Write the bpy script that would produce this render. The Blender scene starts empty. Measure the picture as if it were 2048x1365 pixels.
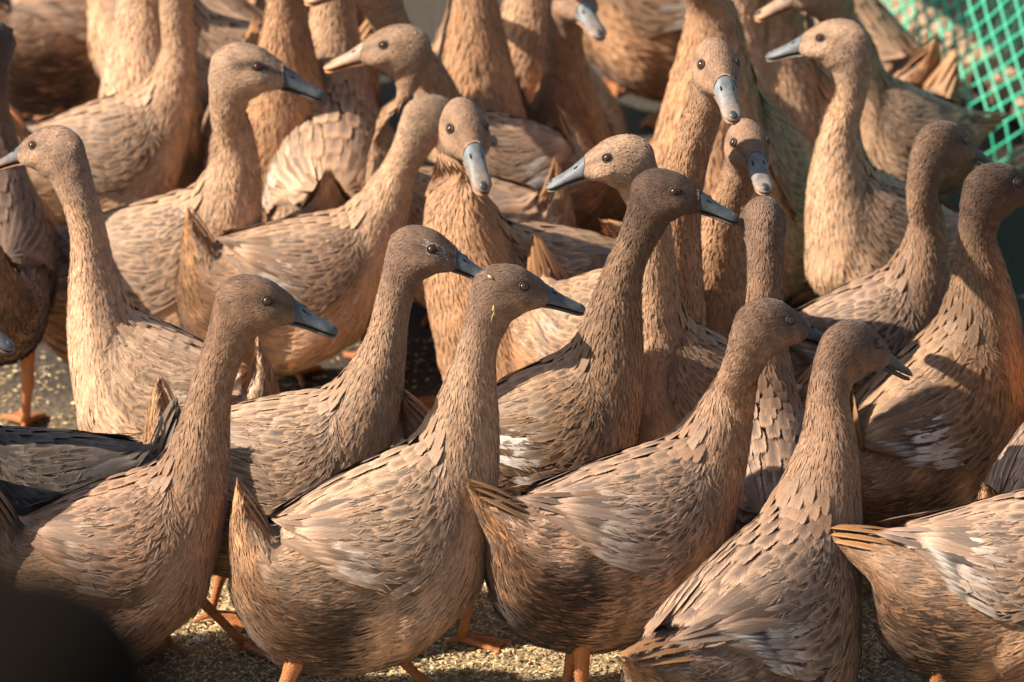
import bpy, math, random
import numpy as np

C = bpy.context.scene.collection
scene = bpy.context.scene

# ------------------------------------------------------------------ camera
CAM_E = math.radians(22.0); CAM_D = 9.0
CAM_T = np.array([0, 0, 0.20]); FRAME_W = 1.08
CAM_P = CAM_T + CAM_D * np.array([0, -math.cos(CAM_E), math.sin(CAM_E)])
cam_d = bpy.data.cameras.new("camera"); cam = bpy.data.objects.new("camera", cam_d); C.objects.link(cam)
cam.location = CAM_P; cam.rotation_euler = (math.pi / 2 - CAM_E, 0, 0)
cam_d.sensor_width = 36.0; cam_d.lens = 36.0 * CAM_D / FRAME_W
cam_d.clip_start = 0.1; cam_d.clip_end = 400
cam_d.dof.use_dof = True; cam_d.dof.focus_distance = 8.52; cam_d.dof.aperture_fstop = 7.8
scene.camera = cam

# ------------------------------------------------------------------ sky, sun, exposure
SUN_EL = math.radians(40.0); SUN_AZ = math.radians(-103.0)      # azimuth of the sun, clockwise from +Y
SUN_DIR = np.array([math.cos(SUN_EL) * math.sin(SUN_AZ), math.cos(SUN_EL) * math.cos(SUN_AZ), math.sin(SUN_EL)])
world = bpy.data.worlds.new("World"); scene.world = world; world.use_nodes = True
wn = world.node_tree.nodes; wl = world.node_tree.links; wn.clear()
sky = wn.new("ShaderNodeTexSky"); sky.sky_type = 'NISHITA'; sky.sun_disc = False
sky.sun_elevation = SUN_EL; sky.sun_rotation = SUN_AZ; sky.air_density = 1.3; sky.dust_density = 2.5
bg = wn.new("ShaderNodeBackground"); bg.inputs[1].default_value = 0.062
wo = wn.new("ShaderNodeOutputWorld"); wl.new(sky.outputs[0], bg.inputs[0]); wl.new(bg.outputs[0], wo.inputs[0])
sun_d = bpy.data.lights.new("sun", 'SUN'); sun_d.energy = 5.0; sun_d.angle = math.radians(0.55); sun_d.color = (1.0, 0.865, 0.70)
sun = bpy.data.objects.new("sun", sun_d); C.objects.link(sun)
sun.rotation_euler = (math.pi / 2 - SUN_EL, 0, -SUN_AZ + math.pi) 
scene.view_settings.view_transform = 'Standard'; scene.view_settings.look = 'None'
scene.view_settings.exposure = 1.05; scene.view_settings.gamma = 1.0; scene.view_settings.use_curve_mapping = False
scene.cycles.max_bounces = 6; scene.cycles.diffuse_bounces = 3; scene.cycles.glossy_bounces = 2
scene.cycles.use_adaptive_sampling = True; scene.cycles.use_denoising = True

# ------------------------------------------------------------------ mesh helpers
def mesh_from(name, V, quads=None, tris=None, smooth=True, cols=None, uv=None, mats=None, midx=None):
    me = bpy.data.meshes.new(name); V = np.asarray(V, np.float32)
    quads = np.zeros((0, 4), np.int32) if quads is None else np.asarray(quads, np.int32).reshape(-1, 4)
    tris = np.zeros((0, 3), np.int32) if tris is None else np.asarray(tris, np.int32).reshape(-1, 3)
    loops = np.concatenate([quads.ravel(), tris.ravel()]); nq, nt = len(quads), len(tris)
    me.vertices.add(len(V)); me.vertices.foreach_set("co", V.ravel())
    me.loops.add(len(loops)); me.loops.foreach_set("vertex_index", loops)
    me.polygons.add(nq + nt)
    st = np.concatenate([np.arange(nq) * 4, nq * 4 + np.arange(nt) * 3]).astype(np.int32)
    tot = np.concatenate([np.full(nq, 4), np.full(nt, 3)]).astype(np.int32)
    me.polygons.foreach_set("loop_start", st); me.polygons.foreach_set("loop_total", tot)
    me.polygons.foreach_set("use_smooth", np.full(nq + nt, smooth))
    if midx is not None: me.polygons.foreach_set("material_index", np.asarray(midx, np.int32))
    for k, a in (cols or {}).items():
        a = np.asarray(a, np.float32)
        if a.shape[1] == 3: a = np.concatenate([a, np.ones((len(a), 1), np.float32)], 1)
        at = me.attributes.new(k, 'FLOAT_COLOR', 'POINT'); at.data.foreach_set("color", a.ravel())
    if uv is not None:
        l = me.uv_layers.new(name="UVMap"); l.data.foreach_set("uv", np.asarray(uv, np.float32)[loops].ravel())
    me.update(calc_edges=True)
    for m in (mats or []): me.materials.append(m)
    return me

def link(name, me, parent=None, **props):
    o = bpy.data.objects.new(name, me); C.objects.link(o)
    if parent is not None: o.parent = parent
    for k, v in props.items(): o[k] = v
    return o

def grid_quads(nr, nc, wrap=True, off=0):
    r = np.arange(nr - 1)[:, None]; c = np.arange(nc if wrap else nc - 1)[None, :]
    a = r * nc + c; b = r * nc + (c + 1) % nc
    return (np.stack([a, b, b + nc, a + nc], -1).reshape(-1, 4) + off)

class MB:
    def __init__(s): s.v = []; s.q = []; s.t = []; s.n = 0; s.c = []
    def add(s, V, q=None, t=None, col=None):
        V = np.asarray(V, float)
        if q is not None and len(q): s.q.append(np.asarray(q) + s.n)
        if t is not None and len(t): s.t.append(np.asarray(t) + s.n)
        s.v.append(V); s.n += len(V)
        s.c.append(np.tile(np.array(col if col is not None else (1, 1, 1.)), (len(V), 1)) if np.ndim(col) < 2 else col)
    def tube(s, pts, rad, n=8, col=None, cap=True, flat=1.0):
        pts = np.asarray(pts, float); rad = np.broadcast_to(np.asarray(rad, float), (len(pts),))
        T = np.gradient(pts, axis=0); T /= np.linalg.norm(T, axis=1)[:, None] + 1e-12
        ref = np.array([0, 0, 1.]) if abs(T[len(T) // 2][2]) < .9 else np.array([1., 0, 0])
        A = np.cross(T, ref); A /= np.linalg.norm(A, axis=1)[:, None] + 1e-12; B = np.cross(T, A)
        th = np.arange(n) * 2 * np.pi / n
        V = pts[:, None] + rad[:, None, None] * (np.cos(th)[None, :, None] * A[:, None] + flat * np.sin(th)[None, :, None] * B[:, None])
        q = grid_quads(len(pts), n)
        V = V.reshape(-1, 3); t = []
        if cap:
            k = len(V); V = np.concatenate([V, pts[:1], pts[-1:]])
            t = [[k, (i + 1) % n, i] for i in range(n)] + [[k + 1, (len(pts) - 1) * n + i, (len(pts) - 1) * n + (i + 1) % n] for i in range(n)]
        s.add(V, q, t, col)
    def ball(s, c, r, nu=10, nv=7, M=None, col=None):
        th = np.arange(nu) * 2 * np.pi / nu; ph = np.linspace(0, np.pi, nv)
        V = np.stack([np.sin(ph)[:, None] * np.cos(th), np.sin(ph)[:, None] * np.sin(th), np.cos(ph)[:, None] * np.ones(nu)], -1).reshape(-1, 3) * np.asarray(r)
        if M is not None: V = V @ np.asarray(M).T
        s.add(V + np.asarray(c), grid_quads(nv, nu), None, col)
    def mesh(s, name, mats, smooth=True, colname=None):
        return mesh_from(name, np.concatenate(s.v), np.concatenate(s.q) if s.q else None, np.concatenate(s.t) if s.t else None,
                         smooth, {'Col': np.concatenate(s.c)} if colname else None, None, mats)

# ------------------------------------------------------------------ materials
def new_mat(name, rough=.6, spec=.3, col=None):
    m = bpy.data.materials.new(name); m.use_nodes = True
    b = m.node_tree.nodes["Principled BSDF"]; b.inputs["Roughness"].default_value = rough
    b.inputs["Specular IOR Level"].default_value = spec
    if col: b.inputs["Base Color"].default_value = (*col, 1)
    return m, m.node_tree.nodes, m.node_tree.links, b
def N(nodes, typ, **kw):
    n = nodes.new(typ)
    for k, v in kw.items():
        if k in n.inputs.keys() if isinstance(k, str) else False: n.inputs[k].default_value = v
        else: setattr(n, k, v)
    return n
def math_node(nd, lk, op, a, b=None, c=None, clamp=False):
    n = nd.new("ShaderNodeMath"); n.operation = op; n.use_clamp = clamp
    for i, x in enumerate((a, b, c)):
        if x is None: continue
        if isinstance(x, (int, float)): n.inputs[i].default_value = x
        else: lk.new(x, n.inputs[i])
    return n.outputs[0]
def mix_node(nd, lk, fac, a, b, mode='MIX'):
    n = nd.new("ShaderNodeMix"); n.data_type = 'RGBA'; n.blend_type = mode
    for s, x in ((n.inputs[0], fac), (n.inputs[6], a), (n.inputs[7], b)):
        if isinstance(x, (int, float)): s.default_value = x
        elif isinstance(x, tuple): s.default_value = (*x, 1)
        else: lk.new(x, s)
    return n.outputs[2]
def smooth_node(nd, lk, x, lo, hi):
    n = nd.new("ShaderNodeMapRange"); n.interpolation_type = 'SMOOTHSTEP'
    lk.new(x, n.inputs[0]); n.inputs[2].default_value = hi
    if isinstance(lo, (int, float)): n.inputs[1].default_value = lo
    else: lk.new(lo, n.inputs[1])
    return n.outputs[0]

def plumage_material():
    m, nd, lk, b = new_mat("plumage", .72, .22)
    a = N(nd, "ShaderNodeAttribute", attribute_name="Col")
    tc = nd.new("ShaderNodeTexCoord")
    ns = nd.new("ShaderNodeTexNoise"); ns.inputs["Scale"].default_value = 320; ns.inputs["Detail"].default_value = 2
    lk.new(tc.outputs["Object"], ns.inputs["Vector"])
    f = math_node(nd, lk, 'MULTIPLY_ADD', ns.outputs[0], .55, .73)
    mul = nd.new("ShaderNodeVectorMath"); mul.operation = 'SCALE'; lk.new(a.outputs["Color"], mul.inputs[0]); lk.new(f, mul.inputs["Scale"])
    lk.new(mul.outputs[0], b.inputs["Base Color"])
    b.inputs["Sheen Weight"].default_value = .12; b.inputs["Sheen Roughness"].default_value = .5
    return m
def vane_material(name, typ):
    # a feather vane: dark centre, paler fringe, shaft, barbs; centre/edge/tip tints come from attributes
    m, nd, lk, b = new_mat(name, .6, .3)
    if typ == 'OBJECT':
        cen = nd.new("ShaderNodeObjectInfo").outputs["Color"]
    else:
        cen = N(nd, "ShaderNodeAttribute", attribute_name="Col").outputs["Color"]
    edge = N(nd, "ShaderNodeAttribute", attribute_type=typ, attribute_name="edge").outputs["Color" if typ == 'GEOMETRY' else "Vector"]
    tipw = N(nd, "ShaderNodeAttribute", attribute_type=typ, attribute_name="white_tip").outputs["Fac"]
    uv = N(nd, "ShaderNodeUVMap", uv_map="UVMap")
    sp = nd.new("ShaderNodeSeparateXYZ"); lk.new(uv.outputs[0], sp.inputs[0])
    u, v = sp.outputs[0], sp.outputs[1]
    d = math_node(nd, lk, 'ABSOLUTE', math_node(nd, lk, 'SUBTRACT', u, .5))
    # barbs run obliquely from the shaft
    ph = math_node(nd, lk, 'ADD', math_node(nd, lk, 'MULTIPLY', v, 30.), math_node(nd, lk, 'MULTIPLY', d, -22.))
    cb = nd.new("ShaderNodeCombineXYZ"); lk.new(ph, cb.inputs[0]); lk.new(math_node(nd, lk, 'MULTIPLY', u, 2.5), cb.inputs[1])
    oi = nd.new("ShaderNodeObjectInfo"); lk.new(math_node(nd, lk, 'MULTIPLY', oi.outputs["Random"], 50.), cb.inputs[2])
    ns = nd.new("ShaderNodeTexNoise"); ns.inputs["Scale"].default_value = 1.0; ns.inputs["Detail"].default_value = 2; lk.new(cb.outputs[0], ns.inputs["Vector"])
    dn = math_node(nd, lk, 'ADD', d, math_node(nd, lk, 'MULTIPLY', math_node(nd, lk, 'SUBTRACT', ns.outputs[0], .5), .16))
    vn = math_node(nd, lk, 'ADD', v, math_node(nd, lk, 'MULTIPLY', math_node(nd, lk, 'SUBTRACT', ns.outputs[0], .5), .12))
    rimlo = math_node(nd, lk, 'MULTIPLY_ADD', N(nd, "ShaderNodeAttribute", attribute_type=typ, attribute_name="rim").outputs["Fac"], .29, .10)
    e = math_node(nd, lk, 'MAXIMUM', smooth_node(nd, lk, dn, rimlo, .50), smooth_node(nd, lk, vn, .62, 1.0))
    c = mix_node(nd, lk, e, cen, edge)
    tw = math_node(nd, lk, 'MULTIPLY', smooth_node(nd, lk, vn, .22, .42), tipw, clamp=True)
    c = mix_node(nd, lk, tw, c, (.72, .67, .62))
    sh = math_node(nd, lk, 'SUBTRACT', 1., smooth_node(nd, lk, d, .012, .035))
    c = mix_node(nd, lk, math_node(nd, lk, 'MULTIPLY', sh, .45), c, (.06, .045, .035))
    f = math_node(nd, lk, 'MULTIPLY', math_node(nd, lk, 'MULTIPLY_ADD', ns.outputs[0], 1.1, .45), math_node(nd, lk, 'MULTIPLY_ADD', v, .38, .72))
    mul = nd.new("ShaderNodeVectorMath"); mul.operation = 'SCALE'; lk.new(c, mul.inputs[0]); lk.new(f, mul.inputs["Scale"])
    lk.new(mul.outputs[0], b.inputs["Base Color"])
    # frayed rim: the outermost barbs part from each other
    n2 = nd.new("ShaderNodeTexNoise"); n2.inputs["Scale"].default_value = 1.6; n2.inputs["Detail"].default_value = 1; lk.new(cb.outputs[0], n2.inputs["Vector"])
    rim = math_node(nd, lk, 'MAXIMUM', d, math_node(nd, lk, 'MULTIPLY_ADD', v, .5, .0))
    al = smooth_node(nd, lk, math_node(nd, lk, 'MULTIPLY_ADD', n2.outputs[0], .22, rim), .585, .545)
    lk.new(al, b.inputs["Alpha"])
    return m
def bill_material():
    m, nd, lk, b = new_mat("bill_horn", .5, .25)
    a = N(nd, "ShaderNodeAttribute", attribute_name="Col")
    tc = nd.new("ShaderNodeTexCoord"); ns = nd.new("ShaderNodeTexNoise"); ns.inputs["Scale"].default_value = 95; ns.inputs["Detail"].default_value = 5; ns.inputs["Roughness"].default_value = .7
    lk.new(tc.outputs["Object"], ns.inputs["Vector"])
    f = math_node(nd, lk, 'MULTIPLY_ADD', ns.outputs[0], 1.9, .02)
    mul = nd.new("ShaderNodeVectorMath"); mul.operation = 'SCALE'; lk.new(a.outputs["Color"], mul.inputs[0]); lk.new(f, mul.inputs["Scale"])
    lk.new(mul.outputs[0], b.inputs["Base Color"])
    lk.new(math_node(nd, lk, 'MULTIPLY_ADD', ns.outputs[0], .4, .30), b.inputs["Roughness"])
    bp = nd.new("ShaderNodeBump"); bp.inputs["Strength"].default_value = .25; bp.inputs["Distance"].default_value = .001
    lk.new(ns.outputs[0], bp.inputs["Height"]); lk.new(bp.outputs[0], b.inputs["Normal"])
    return m
def leg_material():
    m, nd, lk, b = new_mat("leg_skin", .5, .35)
    tc = nd.new("ShaderNodeTexCoord"); vo = nd.new("ShaderNodeTexVoronoi"); vo.inputs["Scale"].default_value = 420
    lk.new(tc.outputs["Object"], vo.inputs["Vector"])
    ns = nd.new("ShaderNodeTexNoise"); ns.inputs["Scale"].default_value = 60; lk.new(tc.outputs["Object"], ns.inputs["Vector"])
    c = mix_node(nd, lk, ns.outputs[0], (.55, .20, .06), (.30, .12, .055))
    c = mix_node(nd, lk, smooth_node(nd, lk, vo.outputs["Distance"], .3, .7), c, (.30, .12, .05))
    lk.new(c, b.inputs["Base Color"])
    bp = nd.new("ShaderNodeBump"); bp.inputs["Strength"].default_value = .5; bp.inputs["Distance"].default_value = .0008
    lk.new(vo.outputs["Distance"], bp.inputs["Height"]); lk.new(bp.outputs[0], b.inputs["Normal"])
    return m
M_PLUM = plumage_material(); M_VANE = vane_material("feather_vane", 'OBJECT'); M_VANEJ = vane_material("feather_vane_joined", 'GEOMETRY')
M_BILL = bill_material(); M_LEG = leg_material()
M_EYE = new_mat("iris", .08, .6, (.05, .02, .009))[0]; M_PUP = new_mat("pupil", .05, .6, (.004, .004, .004))[0]
M_LID = new_mat("eyelid_skin", .5, .3, (.035, .03, .027))[0]; M_DARK = new_mat("nostril", .6, .2, (.012, .010, .009))[0]
M_STRAW = new_mat("straw", .6, .3, (.48, .38, .18))[0]
M_NAIL = new_mat("bill_nail", .35, .5, (.045, .05, .058))[0]

# ---- duck template: sections (Dx,Dz,Vx,Vz,w) in cm, x forward, z up ----
BODY=np.array([
[-15.0,22.0,-15.2,21.7,0.4],
[-13.5,19.0,-15.4,17.4,1.7],
[-11.6,17.2,-15.1,12.8,3.7],
[-10.0,16.8,-14.6,8.2,5.2],
[-7.5,18.2,-12.3,3.8,6.3],
[-4.0,20.2,-8.7,1.0,7.0],
[-0.5,21.8,-3.5,0.0,7.4],
[2.2,22.9,1.4,0.7,7.3],
[4.2,23.9,6.2,3.5,7.0],
[5.6,25.0,10.6,7.6,6.1],
[6.6,26.5,13.9,12.2,5.2],
[7.4,28.5,15.2,16.5,4.3],
[8.0,30.8,14.6,21.6,3.5],
[8.4,33.4,13.4,27.2,2.7]])
HEAD=np.array([
[-3.8,-2.8,-0.4,-4.5,1.85],
[-4.05,-0.7,0.75,-3.6,2.15],
[-3.5,1.4,1.6,-3.0,2.45],
[-2.0,2.6,2.3,-2.55,2.55],
[-0.3,2.85,2.9,-2.35,2.45],
[1.5,2.45,3.6,-2.2,2.15],
[3.0,1.55,4.2,-2.0,1.72],
[4.2,0.72,4.7,-1.75,1.30]])
HEAD*=.94
NB=len(BODY); NN=7; NH=len(HEAD)
HIP=np.array([0.,8.0])
# params: 0X 1Y 2hz(m) 3yaw 4pitch 5s 6hx 7hy 8hz(cm, yaw frame, rel. neck base) 9hyaw 10hpitch
def sections(p):
    X,Y,hz,yaw,pit,s,hx,hy,hh,hyaw,hpit,bs,cock=p
    c,sn=np.cos(pit),np.sin(pit)
    def rot(x,z):
        x=x-HIP[0]; z=z-HIP[1]
        return c*x-sn*z, sn*x+c*z
    D=np.zeros((NB+NN+NH,3)); V=np.zeros_like(D); S=np.zeros_like(D)
    B=BODY.copy()
    cx,cz=(B[3,0]+B[3,2])/2+1.5,(B[3,1]+B[3,3])/2
    for i,f in((0,1.),(1,.9),(2,.6),(3,.25)):
        q,r=np.cos(-cock*f),np.sin(-cock*f)
        for k in(0,2):
            dx,dz=B[i,k]-cx,B[i,k+1]-cz
            B[i,k],B[i,k+1]=cx+q*dx-r*dz,cz+r*dx+q*dz
    bx,bz=rot(B[:,0],B[:,1]); D[:NB,0]=bx; D[:NB,2]=bz
    bx,bz=rot(B[:,2],B[:,3]); V[:NB,0]=bx; V[:NB,2]=bz
    S[:NB,1]=B[:,4]
    D[:NB]*=bs; V[:NB]*=bs; S[:NB]*=bs
    C0=(D[NB-1]+V[NB-1])/2
    H=C0+np.array([hx,hy,hh])
    ch,sh=np.cos(hpit),np.sin(hpit); cy,sy=np.cos(hyaw),np.sin(hyaw)
    def hr(x,z):
        x2=ch*x-sh*z; z2=sh*x+ch*z
        return np.stack([cy*x2,sy*x2,z2],-1)
    D[NB+NN:]=H+hr(HEAD[:,0],HEAD[:,1]); V[NB+NN:]=H+hr(HEAD[:,2],HEAD[:,3])
    S[NB+NN:]=np.array([-sy,cy,0])*HEAD[:,4:5]
    C1=(D[NB+NN]+V[NB+NN])/2
    up0=D[NB-1]-V[NB-1]; up1=D[NB+NN]-V[NB+NN]
    T0=np.array([-0.35*c-0.94*sn*0+0.25, 0, 1.0]); 
    Cm=(D[NB-2]+V[NB-2])/2; T0=C0-Cm; T0/=np.linalg.norm(T0)
    t1=hr(np.array([0.35]),np.array([1.0]))[0]; T1=t1/np.linalg.norm(t1)
    L=np.linalg.norm(C1-C0); m=L*1.0
    l0=np.linalg.norm(up0)/2; lp=np.linalg.norm(up0-T0*(up0@T0))/2; l1=np.linalg.norm(up1)/2
    ex=float(np.clip(L/4.5,1.1,2.6))
    for k in range(NN):
        t=(k+1)/(NN+1)
        h00=2*t**3-3*t*t+1; h10=t**3-2*t*t+t; h01=-2*t**3+3*t*t; h11=t**3-t*t
        Ck=h00*C0+h10*m*T0+h01*C1+h11*m*T1
        tan=(6*t*t-6*t)*C0+(3*t*t-4*t+1)*m*T0+(-6*t*t+6*t)*C1+(3*t*t-2*t)*m*T1
        tan/=np.linalg.norm(tan)
        e=t*t*(3-2*t)
        up=(1-e)*up0/l0/2+e*up1/l1/2
        up=up-tan*(up@tan); up/=np.linalg.norm(up)
        sd=np.cross(up,tan)
        sref=(1-e)*S[NB-1]/np.linalg.norm(S[NB-1])+e*S[NB+NN]/np.linalg.norm(S[NB+NN])
        if sd@sref<0: sd=-sd
        r=(1-t)**ex*lp+(1-(1-t)**ex)*1.9
        w=(1-t)**ex*BODY[-1,4]*bs+(1-(1-t)**ex)*1.8
        D[NB+k]=Ck+up*r; V[NB+k]=Ck-up*r; S[NB+k]=sd*w
    eyes=[H+np.array([cy,sy,0])*0+hr(np.array([1.45]),np.array([1.15]))[0]+np.array([-sy,cy,0])*q*1.9 for q in(1,-1)]
    bill=H+hr(np.array([8.4]),np.array([-2.8]))[0]
    sc=s*0.01; ca,sa=np.cos(yaw),np.sin(yaw)
    R=np.array([[ca,-sa,0],[sa,ca,0],[0,0,1]])
    o=np.array([X,Y,hz])
    W=lambda P:o+sc*(np.asarray(P)@R.T)
    return dict(D=W(D),V=W(V),S=sc*(S@R.T),eyes=W(np.array(eyes)),bill=W(bill),H=W(H),R=R,s=sc,o=o,pit=pit,hyaw=hyaw,hpit=hpit)

# ------------------------------------------------------------------ duck geometry
NFINE = 6
def catmull(A, n):
    k = len(A); P = np.concatenate([2 * A[:1] - A[1:2], A, 2 * A[-1:] - A[-2:-1]])
    x = np.linspace(0, k - 1, (k - 1) * n + 1); i = np.minimum(x.astype(int), k - 2); t = (x - i).reshape((-1,) + (1,) * (A.ndim - 1))
    p0, p1, p2, p3 = P[i], P[i + 1], P[i + 2], P[i + 3]
    return x, .5 * (2 * p1 + (p2 - p0) * t + (2 * p0 - 5 * p1 + 4 * p2 - p3) * t * t + (3 * p1 - p0 - 3 * p2 + p3) * t ** 3)

HB = NB + NN                                 # first head section
class Form:
    """The surface of one duck: a point and a normal for any (u = section, th = angle, 90 dorsal, -90 ventral), in the duck's own frame."""
    def __init__(s, p):
        q = sections(p); s.q = q
        base = np.array([p[0], p[1], 0.])
        for k in ('D', 'V', 'S'):                 # even out the neck where it leaves the body and meets the head
            for _ in range(9):
                a = q[k].copy(); i = np.arange(NB - 4, HB + 1); q[k][i] = .25 * a[i - 1] + .5 * a[i] + .25 * a[i + 1]
        s.tl = lambda P: (np.asarray(P) - base) @ q['R']
        s.x, s.D = catmull(s.tl(q['D']), NFINE); s.V = catmull(s.tl(q['V']), NFINE)[1]; s.S = catmull(q['S'] @ q['R'], NFINE)[1]
        s.Cn = (s.D + s.V) / 2; s.U = (s.D - s.V) / 2; s.last = s.x[-1]
        s.sc = p[5]; s.bs = p[11]
    def cs(s, u):
        i = np.clip(u, 0, s.last) * NFINE; k = np.minimum(i.astype(int), len(s.x) - 2); t = (i - k)[..., None]
        f = lambda A: A[k] * (1 - t) + A[k + 1] * t
        return f(s.Cn), f(s.S), f(s.U)
    def pt(s, u, th, off=0.):
        u, th = np.broadcast_arrays(np.asarray(u, float), np.asarray(th, float))
        c, S, U = s.cs(u); ct, st = np.cos(th), np.sin(th)
        body = np.clip((13 - u) / 3, 0, 1); head = np.clip((u - (NB + NN + .5)) / 1.5, 0, 1)
        lat = np.sign(ct) * np.abs(ct) ** (1 - .12 * body) * (1 - st * (.10 * body * np.clip((u - 2) / 3, 0, 1) + .16 * head))
        # cheeks bulge and the brow pinches above the eye
        lat = lat * (1 + .10 * head * np.exp(-((u - (NB + NN + 4.3)) / 1.3) ** 2 - ((st + .45) / .35) ** 2) - .05 * head * np.exp(-((u - (NB + NN + 5.5)) / 1.0) ** 2 - ((st - .45) / .25) ** 2))
        # the thigh swells under the flank and drops off sharply behind
        d = u - 7.3; lat = lat * (1 + .27 * np.exp(-(d / np.where(d < 0, .40, 1.6)) ** 2 - ((st + .62) / .36) ** 2))
        P = c + lat[..., None] * S + st[..., None] * U
        if np.any(off != 0): P = P + s.nrm(u, th) * np.asarray(off)[..., None]
        return P
    def nrm(s, u, th):
        e = .04; a = s.pt(np.clip(u + e, 0, s.last), th) - s.pt(np.clip(u - e, 0, s.last), th); b = s.pt(u, th + e) - s.pt(u, th - e)
        n = np.cross(b, a); return n / (np.linalg.norm(n, axis=-1, keepdims=True) + 1e-12)
    def along(s, u, th):
        e = .05; a = s.pt(np.clip(u - e, 0, s.last), th) - s.pt(np.clip(u + e, 0, s.last), th)
        return a / (np.linalg.norm(a, axis=-1, keepdims=True) + 1e-12)

def lerp_keys(u, keys):
    xs = np.array([k[0] for k in keys]); cs = np.array([k[1] for k in keys])
    return np.stack([np.interp(u, xs, cs[:, j]) for j in range(3)], -1)
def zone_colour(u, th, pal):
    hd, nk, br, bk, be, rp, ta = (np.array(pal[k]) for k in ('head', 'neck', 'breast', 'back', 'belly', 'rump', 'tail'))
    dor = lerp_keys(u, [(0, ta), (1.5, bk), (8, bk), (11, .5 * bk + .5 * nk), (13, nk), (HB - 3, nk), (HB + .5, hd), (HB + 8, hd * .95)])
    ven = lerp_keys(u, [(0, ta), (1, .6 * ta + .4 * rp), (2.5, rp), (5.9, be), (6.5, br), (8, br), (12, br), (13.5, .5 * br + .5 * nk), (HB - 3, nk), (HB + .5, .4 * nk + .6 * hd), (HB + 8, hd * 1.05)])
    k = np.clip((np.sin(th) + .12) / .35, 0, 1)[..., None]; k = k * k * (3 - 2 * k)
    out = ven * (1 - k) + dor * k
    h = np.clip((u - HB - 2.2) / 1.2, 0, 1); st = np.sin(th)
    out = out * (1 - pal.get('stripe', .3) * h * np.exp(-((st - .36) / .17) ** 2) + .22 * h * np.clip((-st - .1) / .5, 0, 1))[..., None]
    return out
def vnoise(u, t, seed, fu, ft):
    # cheap smooth value noise on (u, theta)
    r = np.random.RandomState(seed).rand(64, 64)
    x = u * fu; y = (t % (2 * np.pi)) / (2 * np.pi) * ft
    i = np.floor(x).astype(int); j = np.floor(y).astype(int); a = x - i; b = y - j
    a = a * a * (3 - 2 * a); b = b * b * (3 - 2 * b); ft = int(ft)
    g = lambda ii, jj: r[ii % 64, (jj % ft) % 64]
    return (g(i, j) * (1 - a) + g(i + 1, j) * a) * (1 - b) + (g(i, j + 1) * (1 - a) + g(i + 1, j + 1) * a) * b

# feather template: unit length along +Y, half width 1 along X, bulge along Z
_fv = np.array([0, .12, .3, .5, .7, .86, .96, 1.0]); _fw = np.array([.45, .70, .90, 1, 1, .88, .62, .30]); _fc = np.array([-1, -.5, 0, .5, 1])
FT_V = np.array([[c * w, v - .04 * abs(c) ** 2 * (1 - v), 4 * v * (1 - v) * .9 - .10 * (c * w) ** 2] for v, w in zip(_fv, _fw) for c in _fc])
FT_UV = np.array([[.5 + .5 * c, v] for v in _fv for c in _fc]); FT_Q = grid_quads(len(_fv), len(_fc), False)
_fw2 = np.array([.45, .75, .92, 1, .93, .72, .42, .10]); FT_V2 = np.array([[c * w + .1 * v * v, v - .05 * abs(c), 4 * v * (1 - v) * .9 - .14 * (c * w) ** 2] for v, w in zip(_fv, _fw2) for c in _fc])
ME_COVERT = mesh_from("covert_vane", FT_V, FT_Q, None, True, None, FT_UV, [M_VANE])
ME_QUILL = mesh_from("quill_vane", FT_V2, FT_Q, None, True, None, FT_UV, [M_VANE])
ME_COVERT_J = (FT_V, FT_V2)

def feather_frames(F, u0, t0, u1, t1, width, o0, o1):
    """Rows of feather matrices: base (u0,t0) to tip (u1,t1) with heights o0,o1 above the skin; returns (n,4,4)."""
    A = F.pt(u0, t0, o0); B = F.pt(u1, t1, o1); Mm = F.pt((u0 + u1) / 2, (t0 + t1) / 2, (o0 + o1) / 2)
    T = B - A; nn = F.nrm((u0 + u1) / 2, (t0 + t1) / 2); L = np.linalg.norm(T, axis=-1, keepdims=True); Y = T / L
    X = np.cross(Y, nn); X /= np.linalg.norm(X, axis=-1, keepdims=True); Z = np.cross(X, Y)
    sag = ((Mm - (A + B) / 2) * Z).sum(-1); sag = np.maximum(sag, .0009) + .0007
    M = np.zeros((len(A), 4, 4)); M[:, :3, 0] = X * np.asarray(width)[:, None]; M[:, :3, 1] = T; M[:, :3, 2] = Z * sag[:, None]; M[:, :3, 3] = A; M[:, 3, 3] = 1
    return M
from mathutils import Matrix
def place_feathers(parent, M, me, col, edge, white, rim=0.):
    for i in range(len(M)):
        o = bpy.data.objects.new("feather", me); C.objects.link(o); o.parent = parent
        o.matrix_local = Matrix(M[i].tolist()); o.color = (*col[i], 1); o["edge"] = [float(x) for x in edge[i]]; o["white_tip"] = float(white[i]); o["rim"] = rim
def joined_feathers(name, parent, M, tmpl, col, edge, white, **props):
    n = len(M); k = len(tmpl)
    V = (np.einsum('nij,kj->nki', M[:, :3, :3], tmpl) + M[:, None, :3, 3]).reshape(-1, 3)
    Q = (FT_Q[None] + (np.arange(n) * k)[:, None, None]).reshape(-1, 4)
    rep = lambda a: np.repeat(np.asarray(a), k, 0)
    me = mesh_from(name, V, Q, None, True, {'Col': rep(col), 'edge': rep(edge), 'white_tip': np.repeat(np.asarray(white)[:, None], k, 0) * np.ones((1, 3))}, np.tile(FT_UV, (n, 1)), [M_VANEJ])
    return link(name, me, parent, **props)

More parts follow.
